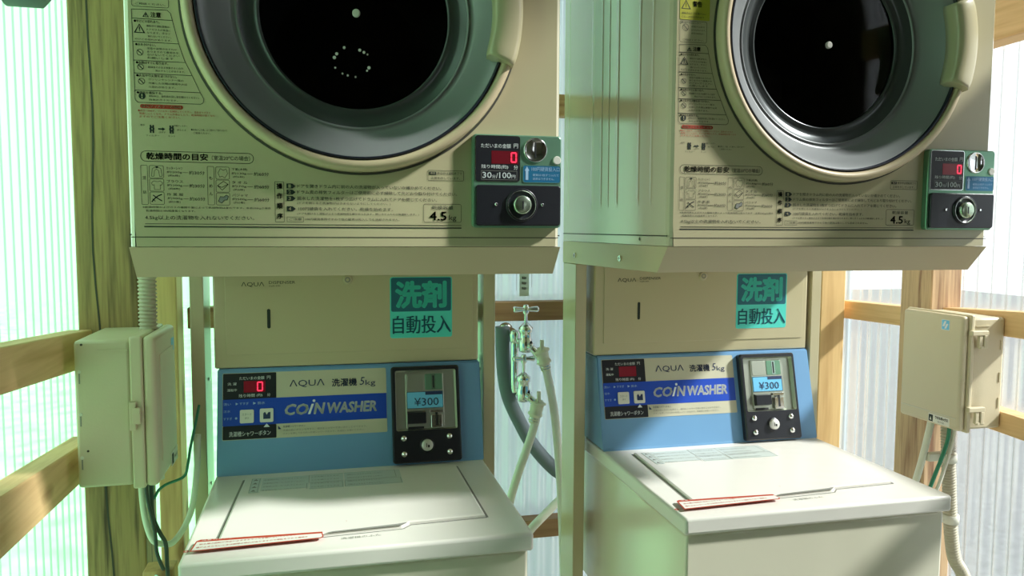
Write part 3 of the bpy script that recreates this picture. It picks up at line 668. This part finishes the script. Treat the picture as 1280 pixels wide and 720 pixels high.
    b.poly(PP, [(.1222, V(.1300)), (.1222, V(.1225)), (.1290, V(.1300))], 'print_navy', .0012)
    b.texts(PP, [('洗濯槽シャワーボタン', .1320, V(.1275), .0460, .0046)], 'print_navy', .0012, bold=.01)
    b.texts(PP, [('洗濯の前にボタンを押すと、槽内をシャワーで洗い流すことができます。', .1320, V(.1350), .1750, .0044), ('ボタンを押してから約十秒間シャワーが出ます。洗濯前にお使いください。', .1320, V(.1420), .1700, .0042)], 'print_grey', .0012)
    pl = b.build('label_plate', cp); pl['label'] = 'cream and blue label plate with black blocks'
    b = MB(); b.texts(PP, [('ただいまの金額', .0440, V(.0235), .0505, .0070), ('円', .1000, V(.0235), .0070, .0070), ('洗 濯', .0205, V(.0340), .0180, .0058), ('運転中', .0200, V(.0470), .0190, .0058), ('残り時間', .0430, V(.0600), .0320, .0068), ('(約)', .0790, V(.0600), .0115, .0066), ('分', .1000, V(.0600), .0068, .0068)], 'print_white', .0013, bold=.008)
    b.texts(PP, [('洗い', .0130, V(.0760), .0145, .0058), ('▶ すすぎ', .0370, V(.0760), .0260, .0058), ('▶ 脱水', .0720, V(.0760), .0240, .0058), ('注水', .0130, V(.0905), .0135, .0052), ('すすぎ', .0130, V(.1060), .0170, .0055)], 'print_pale_blue', .0014, bold=.008)
    b.disc(PP, .0380, V(.1030), .0024, .001, .0014, 'print_pale_blue', 12)
    b.texts(PP, [('洗濯槽シャワーボタン', .0240, V(.1410), .0830, .0105)], 'print_white', .0013, bold=.012)
    b.poly(PP, [(.0930, V(.1240)), (.1055, V(.1240)), (.0992, V(.1165))], 'print_white', .0014)
    b.build('printed_text', cp)
    b = MB(); b.plate(PP, .0530, V(.0500), .0965, V(.0262), 'led_window', .0009, .0013); b.build('display', cp)['label'] = 'dim red display window'
    b = MB()
    for a in (0,):
        u, v, w, h, t = .0795, V(.0485), .0125, .0205, .0026
        for q0, q1, q2, q3 in ((u+t*.6, v, u+w-t*.6, v+t), (u+t*.6, v+h-t, u+w-t*.6, v+h), (u, v+t*.6, u+t, v+h/2-t*.2), (u, v+h/2+t*.2, u+t, v+h-t*.6), (u+w-t, v+t*.6, u+w, v+h/2-t*.2), (u+w-t, v+h/2+t*.2, u+w, v+h-t*.6)):
            b.plate(PP, q0, q1, q2, q3, 'led_digit', .0013, .0016)
    b.build('digit', cp)['label'] = 'glowing red zero'
    b = MB(); b.plate(PP, .0455, V(.1140), .0735, V(.0860), 'label_white', .0008, .0040, .003, .001)
    b.texts(PP, [('スタート', .0500, V(.0985), .0190, .0055), ('押す', .0555, V(.1060), .0085, .0045)], 'print_grey', .0044); b.build('button', cp)
    b = MB(); b.plate(PP, .0855, V(.1140), .1130, V(.0850), 'label_white', .0008, .0040, .003, .001)
    b.poly(PP, [(.0925, V(.1070)), (.1070, V(.1070)), (.1070, V(.0930)), (.1030, V(.0930)), (.0995, V(.0985)), (.0960, V(.0920)), (.0925, V(.0950))], 'print_navy', .0044); b.build('button', cp)
    # ---- coin unit
    b = MB(); b.loft([b.rrpts(PP, .3610, V(.2170), .5110, V(.0085), .006, .0), b.rrpts(PP, .3610, V(.2170), .5110, V(.0085), .006, .014), b.rrpts(PP, .3640, V(.2140), .5080, V(.0115), .005, .018), b.rrpts(PP, .3690, V(.1480), .5030, V(.0175), .004, .018)], 'black_plastic', cap0=True)
    b.loft([b.rrpts(PP, .3690, V(.1480), .5030, V(.0175), .004, .018), b.rrpts(PP, .3720, V(.1450), .5000, V(.0205), .004, .006)], 'satin_steel')
    b.plate(PP, .3640, V(.2140), .5080, V(.1482), 'black_plastic', .0, .0182)
    cu_ = b.build('coin_unit', T); cu_['label'] = 'black framed coin unit beside the label plate'
    b = MB(); b.plate(PP, .3715, V(.1455), .5005, V(.0200), 'satin_steel', .004, .0065)
    b.plate(PP, .3920, V(.1440), .4760, V(.0240), 'satin_steel', .0065, .0100, .003, .001)
    b.plate(PP, .3950, V(.0610), .4320, V(.0260), 'satin_steel', .0100, .0112, .003, .0005); b.plate(PP, .4350, V(.0610), .4735, V(.0260), 'green_steel', .0100, .0112, .003, .0005)
    b.build('metal_plate', cu_)['label'] = 'brushed steel coin plate'
    b = MB(); b.plate(PP, .4520, V(.0570), .4552, V(.0300), 'dark_recess', .0111, .0117); b.frame(PP, .4500, V(.0590), .4572, V(.0280), .0008, 'chrome', .0121); b.build('coin_slot', cu_)
    b = MB(); b.plate(PP, .3940, V(.1010), .4740, V(.0645), 'label_sky', .0100, .0115); b.frame(PP, .3940, V(.1010), .4740, V(.0645), .0009, 'print_navy', .0119)
    b.plate(PP, .4350, V(.0720), .4725, V(.0655), 'print_navy', .0114, .0120); b.texts(PP, [('¥300', .4100, V(.0955), .0540, .0175)], 'print_navy', .0122, bold=.008)
    b.build('price_tag', cu_)['label'] = 'sky blue tag reading 300 yen'
    b = MB(); b.loft([b.rrpts(PP, .3940, V(.1345), .4340, V(.1065), .001, .010), b.rrpts(PP, .3940, V(.1330), .4340, V(.1100), .001, .022)], 'black_plastic', cap1=True); b.plate(PP, .3960, V(.1450), .4300, V(.1400), 'dark_recess', .0066, .0112); b.build('coin_chute', cu_)
    b = MB(); b.plate(PP, .4430, V(.1120), .4730, V(.1050), 'chrome', .0100, .015, .001, .0005); b.plate(PP, .4455, V(.1440), .4700, V(.1160), 'chrome', .0100, .017, .001, .0008); b.plate(PP, .4550, V(.1390), .4600, V(.1110), 'dark_recess', .0150, .0176); b.build('coin_tray', cu_)
    for u, v in ((.3845, .1640), (.4840, .1640), (.3845, .1975), (.4840, .1975)):
        b = MB(); b.lathe(PP, u, V(v), [(.0072, .0180), (.0068, .0205), (.0045, .0235), (.0003, .0245)], 'chrome', 20); b.build('bolt', cu_)
    b = MB(); b.lathe(PP, .4345, V(.1805), [(.0165, .0180), (.0160, .0200), (.0130, .0205)], 'black_plastic', 32); b.lathe(PP, .4345, V(.1805), [(.0128, .018), (.0124, .0260), (.0105, .0275), (.0003, .0275)], 'lock_silver', 32); b.plate(PP, .4318, V(.1850), .4332, V(.1765), 'dark_recess', .0274, .0279); b.plate(PP, .4350, V(.1855), .4390, V(.1800), 'dark_recess', .0274, .0279); b.build('lock', cu_)
    # ---- detergent dispenser on top of the panel
    FY = .500
    b = MB(); b.box((-.006, FY, Z-.2700), (.560, .60, Z-.0545), 'cream_paint', .004, 2)
    ds = b.build('dispenser', T); ds['label'] = 'cream detergent dispenser box'
    QP = Plane((0, FY, Z))
    b = MB(); b.plate(QP, .0180, -.2415, .5470, -.0550, 'cream_paint', 0, .0020, .002, .0008); dd = b.build('dispenser_door', ds)
    b = MB(); b.texts(QP, [('ΛQUΛ', .0510, -.0970, .0465, .0105)], K_ := 'print_green', .0024, bold=.004); b.texts(QP, [('DISPENSER', .1069, -.0908, .0540, .0060)], K_, .0024, bold=.004); b.texts(QP, [('5kg用 洗剤', .1069, -.0970, .0230, .0034)], K_, .0024)
    b.build('printed_text', dd)
    b = MB(); b.lathe(QP, .2705, -.0835, [(.0105, .002), (.0103, .0055), (.0085, .0065), (.0003, .0065)], 'cream_paint', 28); b.ring(QP, .2705, -.0835, .0035, .0058, 'print_grey', .0068, 20); b.build('dispenser_lock', dd)
    b = MB(); b.plate(QP, .1020, -.1860, .1090, -.1440, 'print_green', .0018, .0024, .0034); b.frame(QP, .1010, -.1870, .1100, -.1430, .0010, 'cream_paint', .0030, r=.0044); b.build('gauge_slot', dd)
    b = MB(); b.plate(QP, .3615, -.2145, .4995, -.0790, 'label_aqua', .0018, .0026, .005); b.plate(QP, .3640, -.1555, .4970, -.0805, 'label_teal', .0026, .0029, .004)
    b.texts(QP, [('洗剤', .3750, -.1465, .1100, .0570)], 'label_aqua', .0034, bold=.038); b.texts(QP, [('自動投入', .3675, -.2050, .1290, .0400)], 'label_teal', .0034, bold=.014)
    b.build('sticker', dd)['label'] = 'aqua and dark teal detergent sticker'
    return T

washer = make_washer('coin washer at the left, its red zero lit')
washer2 = dup(washer, skip=('digit',)); washer2.location = (.895, 0, FZ); washer2['label'] = 'coin washer at the right, its display dim, sunlit lid'

# ---------------------------------------------------------------- electrical boxes
def box_shell(b, x0, x1, y0, y1, z0, z1, m, bev): b.box((x0, y0, z0), (x1, y1, z1), m, bev, 2)
T = thing('electrical_box', 'cream plastic switch box on the left wall beside the dark post', 'switch box', (-.165, .3, -.450), 'wall switch boxes')
T.location = (0, 0, 0)
b = MB(); b.box((-.166, .302, -.447), (-.073, .498, -.176), 'box_plastic', .006, 2)
FP = Plane((0, .302, 0))
for v in (-.232, -.310, -.390): b.disc(FP, -.1575, v, .0032, 0, .0008, 'pvc_grey', 12); b.plate(FP, -.1588, v-.022, -.1566, v, 'print_grey', 0, .0005)
b.plate(FP, -.1280, -.1965, -.0760, -.1935, 'box_plastic', 0, .002, .001)
b.disc(FP, -.1475, -.378, .002, 0, .001, 'seam_dark', 10); b.disc(FP, -.1525, -.183, .0022, 0, .001, 'seam_dark', 10)
b.build('base', T)
b = MB(); b.box((-.074, .299, -.4535), (-.052, .501, -.170), 'box_plastic', .004, 2); b.box((-.053, .302, -.4520), (-.030, .498, -.1715), 'box_plastic', .009, 3)
lid = b.build('lid', T)
LPl = Plane((-.030, 0, 0), (0, 1, 0), (0, 0, 1))
b = MB(); b.plate(LPl, .340, -.4160, .470, -.2100, 'box_plastic', 0, .0012, .004, .0008); b.build('lid_face', lid)
b = MB(); b.plate(LPl, .425, -.4520, .490, -.4240, 'label_white', 0, .0006); b.plate(LPl, .430, -.449, .446, -.428, 'print_green', .0006, .0009); b.texts(LPl, [('ウオルボックス', .450, -.443, .035, .008)], 'print_green', .001, bold=.02); b.build('maker_label', lid)
b = MB(); b.plate(LPl, .455, -.222, .480, -.196, 'label_sky', 0, .0006); b.build('sticker', lid)
b = MB(); P2 = Plane((0, .299, 0)); b.plate(P2, -.0745, -.3420, -.0640, -.2890, 'box_plastic', 0, .008, .002, .001); b.plate(P2, -.0690, -.3300, -.0560, -.3000, 'box_plastic', .004, .010, .002, .001); b.build('latch', T)
b = MB(); b.tube([(-.050, .40, -.451), (-.050, .40, -.468)], .011, 'pvc_grey'); b.build('cable_gland', T); b = MB(); b.tube([(-.085, .42, -.445), (-.085, .42, -.475)], .014, 'pvc_grey'); b.build('cable_gland', T)

T = thing('electrical_box', 'cream plastic switch box with two side clips, on the right wall', 'switch box', (0, 0, 0), 'wall switch boxes')
b = MB(); b.box((1.7590, .302, -.447), (1.860, .498, -.178), 'box_plastic', .006, 2)
FP = Plane((0, .302, 0))
for v in (-.232, -.310, -.372): b.plate(FP, 1.848, v-.024, 1.852, v, 'box_plastic', 0, .002, .0008)
b.plate(FP, 1.775, -.1985, 1.815, -.1960, 'box_plastic', 0, .002, .001); b.build('base', T)
b = MB(); b.box((1.755, .294, -.4530), (1.766, .503, -.170), 'box_plastic', .003, 2); b.box((1.737, .300, -.4500), (1.756, .497, -.1730), 'box_plastic', .008, 3)
lid = b.build('lid', T)
LPr = Plane((1.737, 0, 0), (0, -1, 0), (0, 0, 1))
b = MB(); b.plate(LPr, -.490, -.4210, -.310, -.4195, 'pvc_grey', 0, .0008); b.build('score_line', lid); b = MB()
b.plate(LPr, -.3660, -.2120, -.3400, -.1860, 'label_white', 0, .0006, .002); b.plate(LPr, -.3645, -.2105, -.3415, -.1875, 'label_sky', .0004, .0008, .002)
b.poly(LPr, [(-.3620, -.2030), (-.3560, -.1900), (-.3500, -.1900), (-.3560, -.2030)], 'print_white', .0011); b.poly(LPr, [(-.3560, -.2080), (-.3500, -.1960), (-.3440, -.1960), (-.3500, -.2080)], 'print_white', .0011); b.build('sticker', lid)
b = MB(); b.plate(LPr, -.3950, -.4450, -.3270, -.4240, 'label_white', 0, .0005, .001); b.plate(LPr, -.3930, -.4435, -.3800, -.4270, 'print_green', .0005, .0009); b.poly(LPr, [(-.3895, -.4400), (-.3835, -.4400), (-.3865, -.4310)], 'label_white', .0012)
b.texts(LPr, [('ウオルボックス', -.3720, -.4345, .0400, .0075)], 'print_green', .0010, bold=.035); b.texts(LPr, [('屋外用', -.3640, -.4420, .0200, .0042)], 'print_grey', .0010)
b.build('maker_label', lid)
for z in (-.212, -.395):
    b = MB(); P2 = Plane((0, .294, 0)); b.plate(P2, 1.750, z-.006, 1.797, z+.006, 'box_plastic', 0, .010, .003, .002); b.plate(P2, 1.772, z-.034, 1.782, z-.004, 'box_plastic', .001, .008, .001, .001); b.plate(P2, 1.784, z-.036, 1.795, z-.004, 'box_plastic', .001, .010, .002, .002); b.plate(P2, 1.776, z-.038, 1.797, z-.031, 'box_plastic', .001, .009, .002, .001); b.build('clip', T)

# ---------------------------------------------------------------- taps, hoses, pipes at the back wall
YT = .82
def make_tap(label, x, z, w):
    T = thing('water_tap', label, 'tap', (x, YT, z), 'chrome taps on the back wall')
    Pz = Plane((0, 0, 0), (1, 0, 0), (0, 1, 0))
    b = MB(); b.lathe(Pz, 0, 0, [(.0140, -.064), (.0185, -.060), (.0185, -.030), (.0160, -.026), (.0160, -.010), (.0195, -.008), (.0195, .004), (.0125, .010), (.0075, .016), (.0003, .016)], 'chrome', 24, cap0=True)
    b.tube([(0, 0, -.045), (0, .03, -.047), (0, .062, -.048)], .0125, 'chrome', 16)
    b.build('body', T)
    b = MB(); b.lathe(Pz, 0, 0, [(.0045, .010), (.0045, .040), (.0085, .044), (.0085, .060), (.0060, .066), (.0003, .067)], 'chrome', 16)
    b.build('stem', T)
    b = MB(); n = 20; loops = []
    for k in range(n+1):
        t = -1+2*k/n; wv = .0075+.0045*abs(t)**1.5; wv *= 1 if abs(t) < .93 else .6
        loops.append([Vector((t*w, wv*math.cos(2*PI*j/12), .054+wv*.75*math.sin(2*PI*j/12))) for j in range(12)])
    b.loft(loops, 'chrome', True, cap0=True, cap1=True); b.build('handle', T)
    b = MB(); b.lathe(Plane((.004, -.012, -.045), Vector((.72, .3, -.62)).normalized().orthogonal(), Vector((.72, .3, -.62)).normalized().cross(Vector((.72, .3, -.62)).normalized().orthogonal())), 0, 0, [(.0165, -.004), (.0165, .006), (.012, .010)], 'chrome', 20)
    b.tube([(.002, -.008, -.044), (.014, -.018, -.052), (.026, -.022, -.066), (.034, -.022, -.080), (.036, -.022, -.092)], .0100, 'chrome', 14); b.build('spout', T)
    return T
make_tap('upper chrome tap in front of the brown beam', .8065, -.2445, .036)
make_tap('lower chrome tap standing under the other tap', .8015, -.3805, .031)
b = MB(); b.tube([(.7845, .855, -.275), (.7845, .855, -.3990), (.788, .855, -.425)], .0115, 'chrome', 16); b.tube([(.7845, .855, -.290), (.8065, .855, -.290)], .011, 'chrome'); b.tube([(.788, .855, -.424), (.8030, .855, -.428)], .011, 'chrome')
b.tube([(.7830, .855, -.262), (.7780, .875, -.258), (.7680, .899, -.256)], .012, 'chrome', 14); b.lathe(Plane((.768, .900, -.256)), 0, 0, [(.021, 0), (.020, .006), (.014, .010)], 'chrome', 24)
b.lathe(Plane((.7845, .855, -.262), (1, 0, 0), (0, 1, 0)), 0, 0, [(.0003, .010), (.0150, .008), (.0160, 0), (.0150, -.020), (.0115, -.024)], 'chrome', 24)
tag(b.build('branch_pipe'), 'chrome branch pipe joining the two taps to the back beam', 'pipe')
def hose(label, pts, r, m, conn=None, cat='hose', name='water_hose'):
    T = thing(name, label, cat, pts[0], 'white plastic hoses')
    o = Vector(pts[0]); b = MB(); b.tube([Vector(p)-o for p in pts], r, m, 16); b.build('tube', T)
    if conn:
        a, d = conn; d = Vector(d).normalized(); U = d.orthogonal().normalized(); V_ = d.cross(U)
        P = Plane(Vector(a)-o, U, V_); b = MB()
        b.lathe(P, 0, 0, [(.0003, -.002), (.0130, -.002), (.0150, .002), (.0230, .004), (.0230, .009), (.0185, .011), (.0175, .034), (.0205, .036), (.0205, .041), (.0150, .044), (.0140, .060), (.0115, .064)], 'connector_ivory', 24)
        for k in range(2):
            for w_ in (.048, .055): b.lathe(P, 0, 0, [(.0150, w_), (.0150, w_+.003)], 'chrome', 20)
        b.box(P.p(.016, -.008, .004), P.p(.016, -.008, .004)+Vector((.010, .010, .030)), 'connector_ivory', .002); b.build('connector', T)
    return T
hose('white hose hanging from the upper tap beside the right stand leg', [(.8520, .797, -.325), (.8610, .797, -.365), (.8760, .80, -.430), (.8880, .803, -.500), (.9000, .806, -.610), (.9120, .808, -.780), (.9200, .81, -.960), (.93, .80, -1.20)], .0118, 'hose_plastic', ((.8425, .798, -.2960), (.27, 0, -1)))
hose('white hose running from the lower tap down behind the left washer', [(.8330, .797, -.480), (.8220, .795, -.520), (.8000, .79, -.580), (.7750, .785, -.645), (.7500, .78, -.735), (.7300, .77, -.90), (.71, .76, -1.15)], .0115, 'hose_plastic', ((.8370, .798, -.4390), (-.22, 0, -1)))
hose('white hose slanting across the gap between the washers, lowest of the hoses', [(.72, .78, -1.02), (.7640, .835, -.910), (.8250, .850, -.8300), (.8670, .850, -.7870), (.9290, .850, -.7310), (.972, .845, -.695)], .0120, 'hose_plastic')
b = MB(); b.tube([(.7560, .886, -.2450), (.7570, .886, -.31), (.7620, .886, -.385), (.7760, .886, -.450), (.8080, .886, -.520), (.8480, .886, -.590), (.9150, .886, -.665), (.98, .886, -.70)], .0200, 'insulation', 18); tag(b.build('insulated_pipe'), 'dark grey insulated pipe bending down behind the taps', 'pipe')
# print on the back sheet
b = MB(); SP = Plane((0, .9485, 0)); b.plate(SP, .8200, -.1660, .8480, -.0500, 'print_white', 0, .0006)
for v, h_ in ((-.118, .009), (-.133, .009), (-.148, .009)): b.texts(SP, [('製品JIS', .8270, v, .013, h_)], 'print_grey', .0010, bold=.02)
b.plate(SP, .8105, -.150, .8112, -.05, 'print_grey', 0, .0008); b.plate(SP, .8560, -.140, .8566, -.05, 'print_grey', 0, .0008); b.texts(SP, [('▲', .8310, -.098, .006, .006)], 'print_grey', .0010)
tag(b.build('sheet_label'), 'printed maker strip on the back sheet above the taps', 'label')

# ---------------------------------------------------------------- conduits and cables
b = MB(); b.tube([(-.068, .43, .40), (-.064, .42, .05), (-.0645, .42, -.176)], .0175, 'conduit_ivory', 20, ribs=(.0075, .0028)); tag(b.build('flexible_conduit'), 'ribbed ivory conduit dropping into the left switch box', 'conduit')
T = thing('flexible_conduit', 'ribbed ivory conduit hanging below the right switch box', 'conduit', (0, 0, 0))
b = MB(); b.tube([(1.8000, .40, -.440), (1.8030, .40, -.500), (1.8120, .40, -.600), (1.8200, .40, -.690), (1.8290, .40, -.760), (1.8420, .40, -.815), (1.8700, .40, -.860), (1.90, .40, -.95)], .0170, 'conduit_ivory', 20, ribs=(.0072, .0028)); b.build('tube', T)
for z, x in ((-.545, 1.807), (-.705, 1.8225)):
    b = MB(); b.tube([(x, .40, z+.011), (x, .40, z-.011)], .0200, 'pvc_grey', 20); b.box((x-.052 if z > -.6 else x-.01, .405, z-.010), (x+.01, .425, z+.010), 'pvc_grey', .002); b.build('saddle_clip', T)
b = MB(); b.tube([(1.7700, .42, -.445), (1.7610, .42, -.490), (1.7400, .42, -.575), (1.71, .43, -.70)], .0085, 'wire_white', 12); tag(b.build('flat_cable'), 'white cable slanting down from the right switch box', 'cable')
b = MB(); b.tube([(1.7830, .375, -.445), (1.7770, .375, -.500), (1.7405, .375, -.592), (1.715, .385, -.68)], .0050, 'wire_green', 10); tag(b.build('earth_wire'), 'green wire beside the ribbed conduit under the right switch box', 'wire')
b = MB(); b.tube([(1.7970, .372, -.445), (1.7900, .372, -.500), (1.7600, .372, -.593), (1.738, .385, -.68)], .0045, 'pvc_grey', 10); tag(b.build('grey_wire'), 'grey wire hanging between green wire and ribbed conduit at right', 'wire')
b = MB(); b.tube([(-.081, .40, -.440), (-.0810, .40, -.495), (-.0760, .40, -.549), (-.0640, .40, -.590), (-.0480, .41, -.604), (-.0300, .42, -.606), (-.0100, .44, -.580), (.0040, .45, -.540), (.0120, .46, -.470), (.0140, .47, -.400)], .0062, 'wire_white', 12); tag(b.build('power_cable'), 'pale cable looping under the left switch box towards the washer', 'cable')
b = MB(); b.tube([(-.064, .39, -.440), (-.0620, .39, -.500), (-.0600, .39, -.541), (-.0480, .39, -.575), (-.0386, .39, -.597), (-.0370, .39, -.642), (-.036, .40, -.75)], .0040, 'wire_black', 10); tag(b.build('dark_wire'), 'dark wire hanging below the left switch box, longest of the bundle', 'wire')
b = MB(); b.tube([(-.068, .38, -.440), (-.0680, .38, -.490), (-.0560, .38, -.565), (-.0530, .38, -.610), (-.042, .38, -.645)], .0036, 'wire_black', 10); tag(b.build('dark_wire'), 'dark wire left of the longer one below the left switch box', 'wire')
b = MB(); b.tube([(-.058, .40, -.440), (-.0620, .40, -.505), (-.0500, .40, -.490), (-.0355, .40, -.4796), (-.0034, .40, -.4661), (.0050, .40, -.440), (.0102, .40, -.4093), (.0190, .41, -.365), (.0240, .43, -.330)], .0028, 'wire_green', 10); tag(b.build('earth_wire'), 'thin green wire curving from the left switch box up the stud', 'wire')
b = MB(); b.box((-.085, .40, -.76), (-.028, .45, -.655), 'wood_stud', .002, 1)
P2 = Plane((0, .40, 0)); b.disc(P2, -.060, -.665, .004, 0, .002, 'chrome', 12); tag(b.build('wood_block'), 'short pale wood block with a screw below the left cables', 'block')
b = MB(); b.lathe(Plane((-.19, .215, .43), (0, 1, 0), (0, 0, 1)), 0, 0, [(.046, -.03), (.046, .02), (.036, .03), (.0003, .032)], 'insulation', 32); tag(b.build('pipe_cap'), 'round grey-green cap at the top edge of the left wall', 'cap')
